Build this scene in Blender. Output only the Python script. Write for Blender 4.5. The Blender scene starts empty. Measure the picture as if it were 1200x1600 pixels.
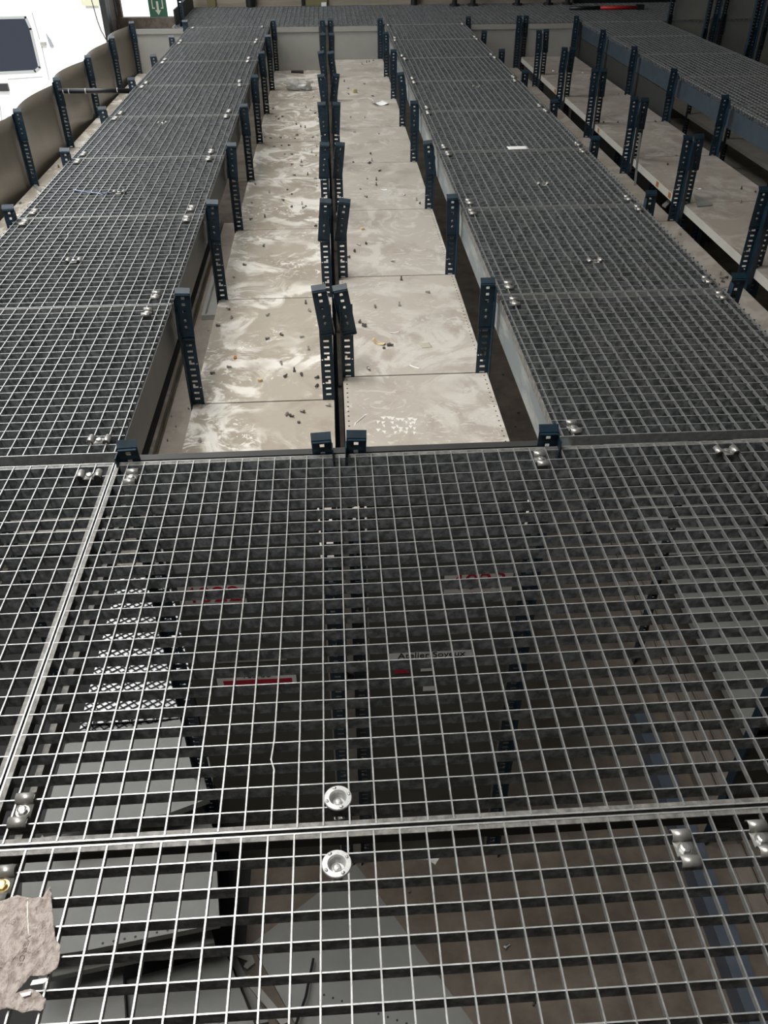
import bpy, math, random
from mathutils import Vector, Matrix
random.seed(7)
S = bpy.context.scene
COL = S.collection
PI = math.pi

# ------------------------------------------------------------------ camera
F, PITCH, YAW, ROLL, H = 1290.45, 0.6552, 0.0558, -0.0057, 1.2088
cy, sy, cp, sp = math.cos(YAW), math.sin(YAW), math.cos(PITCH), math.sin(PITCH)
fw = Vector((sy*cp, cy*cp, -sp)); rt0 = Vector((cy, -sy, 0)); up0 = rt0.cross(fw)
c_, s_ = math.cos(ROLL), math.sin(ROLL)
RT = c_*rt0 + s_*up0; UP = -s_*rt0 + c_*up0
EYE = Vector((0, 0, H))
cam = bpy.data.cameras.new('camera'); co = bpy.data.objects.new('camera', cam); COL.objects.link(co)
m = Matrix((RT, UP, -fw)).transposed().to_4x4(); m.translation = EYE; co.matrix_world = m
cam.sensor_fit = 'HORIZONTAL'; cam.sensor_width = 36; cam.lens = 36*F/1200
cam.clip_start = .02; cam.clip_end = 300
S.camera = co

def on(x, y, z):
    """point of the horizontal surface at height z that stands at photo pixel x, y"""
    d = fw + RT*((x-600)/F) + UP*((800-y)/F)
    t = (z-H)/d.z
    return EYE + d*t
def onY(x, y, Y):
    d = fw + RT*((x-600)/F) + UP*((800-y)/F)
    return EYE + d*(Y/d.y)

# ------------------------------------------------------------------ materials
def mat(name, base, rough=.5, metal=0., var=0., scale=8., col2=None, bump=0., detail=6., spec=.5, stretch=(1, 1, 1), lo=.35, hi=.65, rvar=0.):
    M = bpy.data.materials.new(name); M.use_nodes = True
    nt = M.node_tree; N = nt.nodes; L = nt.links
    b = N['Principled BSDF']
    b.inputs['Base Color'].default_value = (*base, 1); b.inputs['Roughness'].default_value = rough
    b.inputs['Metallic'].default_value = metal; b.inputs['Specular IOR Level'].default_value = spec
    if var or col2 or bump:
        g = N.new('ShaderNodeNewGeometry')
        mp = N.new('ShaderNodeVectorMath'); mp.operation = 'MULTIPLY'; mp.inputs[1].default_value = stretch
        L.new(g.outputs['Position'], mp.inputs[0])
        n = N.new('ShaderNodeTexNoise'); n.inputs['Scale'].default_value = scale; n.inputs['Detail'].default_value = detail
        n.inputs['Roughness'].default_value = .62
        L.new(mp.outputs[0], n.inputs['Vector'])
        r = N.new('ShaderNodeValToRGB')
        r.color_ramp.elements[0].position = lo; r.color_ramp.elements[1].position = hi
        c2 = col2 or tuple(min(1, v*(1+var)) for v in base)
        c1 = base if col2 else tuple(v*(1-var) for v in base)
        r.color_ramp.elements[0].color = (*c1, 1); r.color_ramp.elements[1].color = (*c2, 1)
        L.new(n.outputs['Fac'], r.inputs['Fac']); L.new(r.outputs['Color'], b.inputs['Base Color'])
        if rvar:
            mr = N.new('ShaderNodeMapRange'); mr.inputs['To Min'].default_value = rough-rvar; mr.inputs['To Max'].default_value = rough+rvar
            L.new(n.outputs['Fac'], mr.inputs['Value']); L.new(mr.outputs[0], b.inputs['Roughness'])
        if bump:
            bp = N.new('ShaderNodeBump'); bp.inputs['Strength'].default_value = bump; bp.inputs['Distance'].default_value = .004
            L.new(n.outputs['Fac'], bp.inputs['Height']); L.new(bp.outputs['Normal'], b.inputs['Normal'])
    return M

def dusty_shelf(name, base, dust, dark, amount=.5):
    """cream enamel shelf steel under swept dust: pale smears, darker grime, fine specks"""
    M = bpy.data.materials.new(name); M.use_nodes = True
    nt = M.node_tree; N = nt.nodes; L = nt.links; b = N['Principled BSDF']
    b.inputs['Roughness'].default_value = .62; b.inputs['Specular IOR Level'].default_value = .35
    g = N.new('ShaderNodeNewGeometry')
    def noise(sc, det, st=(1, 1, 1), dist=0.):
        mp = N.new('ShaderNodeVectorMath'); mp.operation = 'MULTIPLY'; mp.inputs[1].default_value = st
        L.new(g.outputs['Position'], mp.inputs[0])
        n = N.new('ShaderNodeTexNoise'); n.inputs['Scale'].default_value = sc; n.inputs['Detail'].default_value = det
        n.inputs['Distortion'].default_value = dist; n.inputs['Roughness'].default_value = .6
        L.new(mp.outputs[0], n.inputs['Vector']); return n.outputs['Fac']
    def ramp(f, a, bb):
        r = N.new('ShaderNodeMapRange'); r.inputs['From Min'].default_value = a; r.inputs['From Max'].default_value = bb
        r.interpolation_type = 'SMOOTHSTEP'; L.new(f, r.inputs['Value']); return r.outputs[0]
    def mix(fac, A, B):
        x = N.new('ShaderNodeMix'); x.data_type = 'RGBA'
        L.new(fac, x.inputs[0])
        for k, v in ((6, A), (7, B)):
            if isinstance(v, tuple): x.inputs[k].default_value = (*v, 1)
            else: L.new(v, x.inputs[k])
        return x.outputs[2]
    def mul(a, v):
        x = N.new('ShaderNodeMath'); x.operation = 'MULTIPLY'; L.new(a, x.inputs[0])
        if isinstance(v, (int, float)): x.inputs[1].default_value = v
        else: L.new(v, x.inputs[1])
        return x.outputs[0]
    grime = ramp(noise(3.2, 5, (1, 1, 1), .6), .46, .66)
    smear = mul(ramp(noise(4.2, 10, (1, .8, 1), 1.8), .47, .60), ramp(noise(2.1, 3), .36, .54))
    streak = mul(ramp(noise(9, 8, (.8, 1.1, 1), 4.5), .54, .61), ramp(noise(2.6, 3, (1, 1, 1)), .45, .6))
    speck = ramp(noise(140, 2), .68, .74)
    c = mix(mul(grime, .55), base, dark)
    c = mix(mul(smear, amount), c, dust)
    c = mix(mul(streak, amount), c, dust)
    c = mix(mul(speck, .25), c, dark)
    L.new(c, b.inputs['Base Color'])
    return M

def glass_mat(name, tint, rough=.03):
    M = bpy.data.materials.new(name); M.use_nodes = True; b = M.node_tree.nodes['Principled BSDF']
    b.inputs['Base Color'].default_value = (*tint, 1); b.inputs['Roughness'].default_value = rough
    b.inputs['Transmission Weight'].default_value = .0; b.inputs['Specular IOR Level'].default_value = .25
    return M

BLUE = mat('blue_steel_paint', (.009, .026, .042), .42, 0, .25, 30, spec=.45)
BLUEB = mat('blue_beam_paint', (.028, .045, .060), .5, 0, .2, 10)
PALEB = mat('pale_blue_beam_paint', (.15, .175, .18), .5, 0, 0, 9, col2=(.33, .335, .315), stretch=(1, .5, 2), lo=.45, hi=.7)
GREYB = mat('grey_beam_paint', (.032, .0325, .031), .5, 0, .2, 9)
GALV = mat('galvanised_steel', (.10, .097, .09), .55, .3, 0, 60, col2=(.27, .262, .24), lo=.35, hi=.7, rvar=.08)
GALVD = mat('weathered_galvanised_bars', (.095, .103, .108), .55, .1, 0, 55, col2=(.32, .34, .35), lo=.40, hi=.70)
ROD = mat('galvanised_rods', (.44, .445, .435), .34, .7, .18, 60)
EDGE = mat('rubbed_bar_edge', (.46, .47, .46), .36, .6, .2, 50)
CLIPM = mat('bright_zinc', (.37, .36, .335), .38, .6, .2, 60)
ZINC = mat('zinc_bolt', (.50, .50, .48), .35, .8, .15, 80)
DBOLT = mat('dark_loose_bolt', (.16, .15, .14), .4, .7, .25, 90)
BRASS = mat('yellow_zinc_bolt', (.62, .47, .22), .35, .7, .1, 80)
SHL = dusty_shelf('dusty_cream_shelf_steel', (.37, .33, .27), (.74, .715, .655), (.25, .21, .165), .85)
SHR = dusty_shelf('dull_beige_shelf_steel', (.39, .355, .305), (.54, .515, .465), (.27, .23, .19), .65)
SHW = dusty_shelf('worn_beige_shelf_steel', (.31, .275, .235), (.47, .44, .395), (.20, .17, .14), .55)
DIM = mat('grey_beige_shelf_paint', (.43, .40, .35), .6, 0, .12, 5)
GREY = mat('grey_shelf_paint', (.205, .208, .195), .5, 0, .07, 4)
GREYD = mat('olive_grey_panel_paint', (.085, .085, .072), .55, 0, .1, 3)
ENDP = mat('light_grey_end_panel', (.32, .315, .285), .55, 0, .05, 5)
BROWNP = mat('brown_grey_sheet_panel', (.23, .205, .17), .33, .25, .12, 3, rvar=.05)
DARKP = mat('dark_grey_panel', (.20, .20, .18), .6, 0, .08, 4)
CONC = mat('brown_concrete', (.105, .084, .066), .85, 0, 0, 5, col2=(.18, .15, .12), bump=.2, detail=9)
OUTC = mat('pale_yard_concrete', (.72, .71, .68), .9, 0, .06, 1.5)
WALLC = mat('board_marked_concrete', (.20, .17, .13), .85, 0, 0, 3, col2=(.33, .29, .23), stretch=(.35, 1, 6), bump=.3)
RUST = mat('rusty_brown_steel', (.10, .075, .055), .8, 0, 0, 14, col2=(.17, .145, .12), bump=.3)
ROOFM = mat('grey_roof_sheet', (.22, .22, .21), .8, 0, .08, 2)
BLACK = mat('black_plastic', (.012, .012, .013), .35)
BLK2 = mat('black_steel', (.013, .0135, .0145), .5, .2, .2, 12)
OLIVE = mat('olive_board', (.17, .155, .07), .7, 0, .08, 6)
WHITE = mat('white_paper', (.80, .80, .78), .7, 0, .03, 20)
WSIGN = mat('off_white_sign_board', (.66, .64, .60), .6, 0, .05, 12)
RED = mat('red_print', (.42, .012, .035), .55)
BLKT = mat('black_print', (.015, .015, .015), .6)
GREEN = mat('green_sign', (.012, .10, .055), .45)
CREAM = mat('pale_sign_marks', (.62, .60, .48), .5)
CARD = mat('brown_torn_cardboard', (.34, .275, .24), .9, 0, 0, 95, col2=(.56, .49, .445), bump=1., stretch=(1, .75, 1), lo=.36, hi=.56)  # colour darkens in the bump hollows, painting crease shade
CARD.node_tree.nodes['Bump'].inputs['Distance'].default_value = .012
TAN = mat('tan_wood_chip', (.55, .42, .24), .8, 0, .15, 40)
CARW = mat('white_car_paint', (.80, .80, .80), .25, 0, .01, 3)
GLASS = glass_mat('dark_car_glass', (.02, .026, .042), .25)
RUBBER_SHADE = mat('black_rubber_and_shade', (.02, .02, .02), .7)
PLANK = mat('brown_grey_steel_plank', (.15, .125, .105), .6, 0, 0, 9, col2=(.24, .205, .175), stretch=(2, .5, 1))
ORANGE = mat('orange_brown_label', (.36, .135, .03), .6, 0, .2, 60)
REDT = mat('red_tool_grip', (.48, .02, .02), .45)
DUST = mat('pale_dust', (.68, .66, .61), .95)
BLUEW = mat('pale_blue_wire', (.30, .36, .55), .5)
PLAST = bpy.data.materials.new('clear_crumpled_plastic'); PLAST.use_nodes = True
_b = PLAST.node_tree.nodes['Principled BSDF']; _b.inputs['Base Color'].default_value = (.75, .75, .73, 1)
_b.inputs['Roughness'].default_value = .12; _b.inputs['Transmission Weight'].default_value = .6; _b.inputs['IOR'].default_value = 1.25

# ------------------------------------------------------------------ mesh helpers
class MB:
    def __init__(s): s.v = []; s.f = []
    def add(s, vs, fs):
        o = len(s.v); s.v += [tuple(p) for p in vs]; s.f += [tuple(i+o for i in f) for f in fs]; return s
    def box(s, x0, x1, y0, y1, z0, z1):
        return s.add([(x0,y0,z0),(x1,y0,z0),(x1,y1,z0),(x0,y1,z0),(x0,y0,z1),(x1,y0,z1),(x1,y1,z1),(x0,y1,z1)],
                     [(0,3,2,1),(4,5,6,7),(0,1,5,4),(1,2,6,5),(2,3,7,6),(3,0,4,7)])
    def obox(s, c, dx, dy, dz, M=None):
        n = len(s.v); s.box(-dx/2, dx/2, -dy/2, dy/2, -dz/2, dz/2)
        for i in range(n, len(s.v)):
            p = Vector(s.v[i]); p = (M @ p if M else p) + Vector(c); s.v[i] = tuple(p)
        return s
    def prism(s, poly, z0, z1):
        n = len(poly)
        a = sum(poly[i][0]*poly[(i+1)%n][1]-poly[(i+1)%n][0]*poly[i][1] for i in range(n))
        if a < 0: poly = poly[::-1]
        return s.add([(p[0],p[1],z0) for p in poly]+[(p[0],p[1],z1) for p in poly],
                     [tuple(range(n))[::-1], tuple(range(n, 2*n))]+[(i,(i+1)%n,n+(i+1)%n,n+i) for i in range(n)])
    def tube(s, pts, r, n=8, cap=True):
        pts = [Vector(p) for p in pts]; rs = r if isinstance(r, (list, tuple)) else [r]*len(pts)
        vs = []; fs = []; up = None
        for i, p in enumerate(pts):
            d = (pts[min(i+1, len(pts)-1)]-pts[max(i-1, 0)]).normalized()
            if up is None: up = d.orthogonal().normalized()
            up = (up - d*up.dot(d)).normalized(); w = d.cross(up)
            for k in range(n):
                a = 2*PI*k/n; vs.append(p+up*math.cos(a)*rs[i]+w*math.sin(a)*rs[i])
        for i in range(len(pts)-1):
            for k in range(n): fs.append((i*n+k, i*n+(k+1)%n, (i+1)*n+(k+1)%n, (i+1)*n+k))
        if cap: fs += [tuple(range(n))[::-1], tuple(range((len(pts)-1)*n, len(pts)*n))]
        return s.add(vs, fs)
    def lathe(s, prof, n=24, c=(0, 0, 0)):
        vs = []; fs = []; k = len(prof)
        for i in range(n):
            a = 2*PI*i/n
            for r, z in prof: vs.append((c[0]+r*math.cos(a), c[1]+r*math.sin(a), c[2]+z))
        for i in range(n):
            j = (i+1) % n
            for q in range(k-1): fs.append((i*k+q, j*k+q, j*k+q+1, i*k+q+1))
        return s.add(vs, fs)
    def hexa(s, r, z0, z1, c=(0, 0, 0), n=6):
        return s.add([(c[0]+r*math.cos(PI*2*i/n), c[1]+r*math.sin(PI*2*i/n), c[2]+z) for z in (z0, z1) for i in range(n)],
                     [tuple(range(n))[::-1], tuple(range(n, 2*n))]+[(i,(i+1)%n,n+(i+1)%n,n+i) for i in range(n)])
    def data(s, name, m, smooth=False):
        me = bpy.data.meshes.new(name); me.from_pydata(s.v, [], s.f); me.materials.append(m); me.update()
        if smooth: me.polygons.foreach_set('use_smooth', [True]*len(me.polygons))
        return me
    def obj(s, name, m, parent=None, smooth=False):
        o = bpy.data.objects.new(name, s.data(name, m, smooth)); COL.objects.link(o)
        if parent: o.parent = parent
        return o

def inst(name, me, parent=None, loc=(0, 0, 0), rot=(0, 0, 0), scale=None):
    o = bpy.data.objects.new(name, me); COL.objects.link(o); o.location = loc; o.rotation_euler = rot
    if scale: o.scale = scale
    if parent: o.parent = parent
    return o
def tag(o, label, cat, group=None, kind=None):
    o['label'] = label; o['category'] = cat
    if group: o['group'] = group
    if kind: o['kind'] = kind
    return o
def thing(name, label, cat, loc=(0, 0, 0), rot=(0, 0, 0), group=None):
    o = bpy.data.objects.new(name, None); COL.objects.link(o); o.location = loc; o.rotation_euler = rot
    o.empty_display_size = .05
    return tag(o, label, cat, group)
def struct(name, mb, m):
    o = mb.obj(name, m); o['kind'] = 'structure'; return o
def text_obj(name, txt, size, m, parent, loc, rot, depth=.0006, sx=1.):
    cu = bpy.data.curves.new(name, 'FONT'); cu.body = txt; cu.size = size; cu.extrude = depth
    cu.align_x = 'CENTER'; cu.align_y = 'CENTER'
    t = bpy.data.objects.new(name+'_tmp', cu); COL.objects.link(t)
    me = bpy.data.meshes.new_from_object(t.evaluated_get(bpy.context.evaluated_depsgraph_get()))
    bpy.data.objects.remove(t); me.name = name; me.materials.clear(); me.materials.append(m)
    return inst(name, me, parent, loc, rot, (sx, 1, 1))

ORD = ['nearest', 'second', 'third', 'fourth', 'fifth', 'sixth', 'seventh', 'eighth', 'ninth', 'tenth', 'eleventh', 'twelfth',
       'thirteenth', 'fourteenth', 'fifteenth', 'sixteenth', 'seventeenth', 'eighteenth', 'nineteenth', 'twentieth',
       'twenty-first', 'twenty-second', 'twenty-third', 'twenty-fourth', 'twenty-fifth']
def nth(i): return ORD[i] if i == 0 else ORD[i]+' nearest'

# ------------------------------------------------------------------ layout (metres; top of the gratings is z = 0)
Y0, NB = 1.84, 8
YE = Y0+NB
FLOOR = -2.0
ZL, ZR, ZLOW = -.412, -.315, -.42

# ------------------------------------------------------------------ setting
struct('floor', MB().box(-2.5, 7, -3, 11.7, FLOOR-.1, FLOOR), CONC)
fa = MB().box(-1.31, -.60, 4.45, YE, FLOOR, FLOOR+.003); struct('floor_aisle', fa, dusty_shelf('lit_dusty_aisle_floor', (.56, .50, .43), (.66, .61, .54), (.40, .35, .29), .5))  # pale base carries the daylight on this aisle, with dust smears over it
struct('gate_light_block', MB().box(-2.06, -2.05, 2.6, YE, FLOOR, -.70), BROWNP)  # unseen sheet added to block gate light from under the left row
struct('ground_outside', MB().box(-60, -2.5, -20, 70, FLOOR-.12, FLOOR-.02), OUTC)
struct('wall_right', MB().box(7, 7.2, -3.2, 11.9, FLOOR-.1, 4.6), DARKP)
struct('wall_back', MB().box(-2.5, 7, -3.2, -3, FLOOR-.1, 4.6), DARKP)
wl = MB(); wl.box(-2.53, -2.5, 10.9, 11.9, FLOOR-.1, 4.6); wl.box(-2.62, -2.5, -3.2, 2.6, FLOOR-.1, 4.6); wl.box(-2.62, -2.5, 2.6, 10.9, 3.6, 4.6)
struct('wall_left', wl, RUST)
WY = 11.55
fwm = MB()
fwm.box(-2.62, 7.2, WY, WY+.2, FLOOR-.1, -.2)
fwm.box(-1.62, 7.2, WY, WY+.2, -.2, 4.6)
fwm.box(-2.5, -1.62, WY, WY+.2, 1.1, 4.6)
struct('wall_far', fwm, WALLC)
struct('trim_1', MB().box(-2.5, -1.6, WY-.06, WY+.06, -.25, -.10), RUST)
wf = MB()
for x in (-2.46, -1.68): wf.box(x-.025, x+.025, WY-.03, WY+.05, -.1, 1.1)
wf.box(-2.46, -1.68, WY-.03, WY+.05, 1.05, 1.1)
struct('window_1', wf, RUST)
struct('ceiling', MB().box(-2.62, 7.2, -3.2, 11.9, 4.6, 4.75), ROOFM)
jm = MB()
jm.box(-2.5, -2.44, 10.78, 10.9, FLOOR, 3.6)
struct('trim_2', jm, BLK2)
struct('trim_3', MB().box(-2.5, -2.455, 10.98, 11.04, FLOOR, 3.6), GREYB)

# ------------------------------------------------------------------ gratings
BAR_H = .028
def grating(name, label, x0, x1, y0, y1, group, sides=True, px=.0419, py=.0443, kink=.0022, nkink=2, lip=True, loc=None, rotz=0, bar=None, leg=.0112, grid=None):
    t = thing(name, label, 'grating', (x0, y0, 0) if loc is None else loc, (0, 0, rotz), group)
    W, D = x1-x0, y1-y0
    nx = max(2, round(W/px)); ny = max(2, round(D/py)); dx = W/nx; dy = D/ny; ox = oy = 0
    if grid:                                                   # measured first rod, first bar and their spacings
        ox, dx, oy, dy = grid; ox -= dx; oy -= dy; nx = int((W-ox-.008)/dx)+1; ny = int((D-oy-.008)/dy)+1
    fr = MB(); b = MB(); r = MB(); e = .0015
    if sides:
        hb = -.017
        fr.box(0, W, 0, 2*e, hb, 0); fr.box(0, W, D-2*e, D, hb, 0)
        fr.box(0, 2*e, 2*e, D-2*e, hb, 0); fr.box(W-2*e, W, 2*e, D-2*e, hb, 0)
        g = leg; za, zb = -.0032, -.0009                     # inward leg of the border angle, just below the rods
        fr.box(2*e, W-2*e, 2*e, g, za, zb); fr.box(2*e, W-2*e, D-g, D-2*e, za, zb)
        fr.box(2*e, g, g, D-g, za, zb); fr.box(W-g, W-2*e, g, D-g, za, zb)
    else:
        for ya in (0, D-2*e): MB().box(0, W, ya, ya+2*e, -BAR_H, .0008).obj('end_bar', EDGE, t)
    rn = random.Random(hash((round(x0, 2), round(y0, 2))) & 0xffff)
    for j in range(1, ny):
        y = oy+j*dy+rn.uniform(-.0006, .0006)
        b.box(2*e if sides else 0, W-2*e if sides else W, y-.0011, y+.0011, -BAR_H, -.0005)
    kinks = {rn.randrange(1, nx): rn.randrange(1, max(2, ny-1)) for _ in range(nkink)}
    for i in range(0 if not sides else 1, nx+1 if not sides else nx):
        x = min(max(ox+i*dx, .012 if not sides else 0), W-.012 if not sides else W)
        n = max(3, ny//4); pts = []
        for k in range(n+1):
            yy = 2*e+(D-4*e)*k/n
            pts.append((x+rn.uniform(-kink, kink)*(.35 if 0 < k < n else .2), yy))
        if i in kinks:
            yk = kinks[i]*dy; s = rn.choice((-1, 1))*.006
            pts = sorted([p for p in pts if abs(p[1]-yk) > .05]+[(x, yk-.02), (x+s, yk), (x+s*.4, yk+.04)], key=lambda p: p[1])
        w = .0013
        vs = []; fs = []
        for (a, yy) in pts:
            vs += [(a-w, yy, -.009), (a+w, yy, -.009), (a+w, yy, .0012), (a-w, yy, .0012)]
        for k in range(len(pts)-1):
            o = 4*k
            fs += [(o, o+4, o+5, o+1), (o+1, o+5, o+6, o+2), (o+2, o+6, o+7, o+3), (o+3, o+7, o+4, o)]
        fs += [(0, 1, 2, 3), tuple(len(vs)-4+q for q in (3, 2, 1, 0))]
        r.add(vs, fs)
    if sides:
        fo = fr.obj('border_frame', GALV, t); fo.data.materials.append(EDGE)
        fo.data.polygons.foreach_set('material_index', [1 if i % 6 == 1 and i < 24 else 0 for i in range(len(fo.data.polygons))])
    bo = b.obj('bearing_bars', bar or GALVD, t)
    bo.data.materials.append(EDGE)                            # top edges rubbed bright by feet
    bo.data.polygons.foreach_set('material_index', [1 if i % 6 == 1 else 0 for i in range(len(bo.data.polygons))])
    r.obj('cross_rods', ROD, t)
    return t

PX0 = -.600
YF = .7438
grating('floor_grating', 'wide steel floor grating of the crosswise walkway, with the upper round clamp', PX0+.002, 1.44, YF+.003, Y0-.012, 'gratings of the near crosswise walkway', grid=(.0333, .0422, .0366, .0448))
grating('floor_grating', 'nearest steel floor grating at the photo bottom, under the torn cardboard', PX0+.002, 1.44, YF-1.1, YF-.003, 'gratings of the near crosswise walkway', grid=(.0316, .0420, .0102, .0436))
grating('floor_grating', 'steel floor grating left of the long lengthwise seam on the near crosswise walkway', -2.4, PX0-.002, YF+.003, Y0-.012, 'gratings of the near crosswise walkway', nkink=4, grid=(.0305, .0420, .0366, .0448))
WALKS = [('left', -1.437, -.6, 'left long walkway', 0), ('right', .583, 1.425, 'right long walkway', 0), ('far right', 2.655, 3.5, 'far right long walkway', 2)]
for nm, x0, x1, lab, k0 in WALKS:
    for k in range(k0, NB):
        grating('floor_grating', 'weathered steel grating panel, %s of the %s' % (nth(k-k0), lab), x0, x1, Y0+k+(.034 if k == 0 else .004), Y0+k+.996, 'gratings of the '+lab, sides=False)
for i, (x0, x1) in enumerate(((-1.6, -.62), (-.62, .56), (.56, 1.9), (1.9, 3.2), (3.2, 4.6))):
    for j, (a, b_) in enumerate(((YE+.004, YE+.78), (YE+.784, 11.5))):
        grating('floor_grating', 'grating panel of the far crosswise walkway, %s row, %s from left' % (('front', 'rear')[j], ('first', 'second', 'third', 'fourth', 'fifth')[i]),
                x0+.003, x1-.003, a, b_, 'gratings of the far crosswise walkway', py=.05, px=.05, nkink=0)

# slim bearers under the seams of the near walkway
def tee(name, label, pts):
    x0, x1, y0, y1 = pts
    t = MB(); t.box(x0, x1, y0, y1, -.04, -.0172)
    return tag(t.obj(name, BLK2), label, 'bearer', 'bearers under the near walkway seams')
tee('seam_bearer', 'dark bearer under the seam between the two round clamps', (-2.4, 1.44, YF-.0045, YF+.0045))
tee('seam_bearer', 'dark bearer under the lengthwise seam at the left of the near walkway', (PX0-.0045, PX0+.0045, YF+.005, Y0-.03))
tag(MB().box(-.574, -.562, YF-.9, Y0-.05, -.10, -.055).obj('long_bearer', GALV), 'narrow galvanised bearer just right of the lengthwise seam, under the grating', 'bearer')
struct('floor_shade', MB().box(-2.0, -.45, .2, 4.2, FLOOR, FLOOR+.003).box(-2.0, -1.36, 4.2, YE, FLOOR, FLOOR+.003), RUBBER_SHADE)  # black slabs stand in for shade on the unlit floor
tag(MB().box(-1.355, -1.33, 4.45, YE-.05, FLOOR, FLOOR+.06).obj('base_rail', SHW), 'long beige rail on the floor along the far side of the left aisle', 'rail')
bm = MB(); bm.box(-2.4, 1.44, Y0-.026, Y0-.008, -.16, -BAR_H); bm.box(-2.4, 1.44, Y0-.045, Y0-.026, -BAR_H-.004, -BAR_H)
tag(bm.obj('cross_beam', GREYB), 'dark grey steel beam under the far edge of the near crosswise walkway', 'beam')
bm = MB(); bm.box(-.55, .535, Y0+.004, Y0+.03, -.045, -.006)
tag(bm.obj('edge_rail', GREYB), 'dark narrow rail across the front of the bright double shelves', 'rail')

# ------------------------------------------------------------------ shelf posts
PW, PT = .048, .003
def upright_data(sgn, z0=FLOOR, z1=-.02):
    b = MB()
    X = lambda a, c: (a, c) if sgn > 0 else (-c, -a)
    def bx(a, c, za, zb):
        q = X(a, c); b.box(q[0], q[1], 0, PT, za, zb)
    a0, a1 = .014, .034
    h = z1-z0; n = int(h/.025)
    bx(0, a0, z0, z1)                         # strip beside the spine
    zz = z0                                     # outer strip with small round holes every 100 mm
    for i in range(n//4):
        zc = z0+.1*i+.06
        bx(a1, PW, zz, zc-.0025); bx(a1, .0395, zc-.0025, zc+.0025); bx(.0445, PW, zc-.0025, zc+.0025); zz = zc+.0025
    bx(a1, PW, zz, z1)
    prev = z0
    for i in range(n):
        zc = z0+.025*i+.012
        lo, hi = zc-.0042, zc+.0042
        bx(a0, a1, prev, lo)
        prev = hi
        if i % 4 == 2:                          # the L-shaped slot: an arm rises on the spine side
            bx(a0+.009, a1, hi, hi+.009); prev = hi+.009
    bx(a0, a1, prev, z1)
    q = X(0, PT); b.box(q[0], q[1], -.038, 0, z0, z1)
    return b.data('upright', BLUE)
UPR = {1: upright_data(1), -1: upright_data(-1)}
UPT = {1: upright_data(1, FLOOR, 1.6), -1: upright_data(-1, FLOOR, 1.6)}
def bracket_data(sgn):
    """spliced top piece: folded plate with open holes, side lip, two folded top lips and a bottom lip"""
    b = MB(); W = .052
    X = lambda a, c: (a, c) if sgn > 0 else (-c, -a)
    def bx(a, c, za, zb, y0=-.0035, y1=-.0005):
        q = X(a, c); b.box(q[0], q[1], y0, y1, za, zb)
    zb, zt = -.135, .042
    a0, a1 = .019, .031
    bx(-.001, a0, zb, zt); bx(a1, W, zb, zt)
    prev = zb
    for zc in (-.026, .0, .024):
        bx(a0, a1, prev, zc-.005); prev = zc+.005
    bx(a0, a1, prev, zt)
    q = X(-.0035, -.001); b.box(q[0], q[1], -.034, -.0005, zb+.012, zt-.012)
    # top lips: two folds leaning to the viewer, plus flat cap
    q = X(-.001, W)
    b.add([(q[0],-.0035,zt),(q[1],-.0035,zt),(q[1],.010,zt+.016),(q[0],.010,zt+.016),(q[0],-.0005,zt),(q[1],-.0005,zt),(q[1],.013,zt+.0145),(q[0],.013,zt+.0145)],
          [(0,1,2,3),(7,6,5,4),(0,4,5,1),(1,5,6,2),(2,6,7,3),(3,7,4,0)])
    q2 = X(.002, W-.003)
    b.box(q2[0], q2[1], -.012, -.0035, zt-.006, zt-.003)
    b.box(q2[0], q2[1], -.0085, -.0035, zb, zb+.0035)
    b.box(q2[0], q2[1], -.0065, -.0035, zb+.012, zb+.015)
    return b.data('top_bracket', BLUE)
BRK = {1: bracket_data(1), -1: bracket_data(-1)}
bb = MB(); bb.lathe([(0, .0048), (.0035, .0045), (.0058, .0025), (.0062, 0)], 10)
BOLTD = bb.data('bolt', mat('grey_painted_bolt_head', (.16, .17, .17), .4, .5, .1, 60), True)

def post(x, sgn, y, label, group, tilt=0., lift=0., tall=False):
    t = thing('shelf_post', label, 'post', (x, y, FLOOR), group=group)
    inst('upright', (UPT if tall else UPR)[sgn], t, (0, 0, -FLOOR))
    bk = inst('top_bracket', BRK[sgn], t, (0, -.0005, lift-FLOOR), (0, tilt, 0))
    # tilt turns about the two bolts
    piv = Vector((sgn*.025, 0, -.075)); R = Matrix.Rotation(tilt, 3, 'Y')
    bk.location = Vector((0, -.001, lift-FLOOR))+piv-R@piv
    for zc in (-.062, -.088):
        inst('bolt', BOLTD, bk, (sgn*.025, -.0035, zc), (PI/2, 0, 0))
    return t

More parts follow.
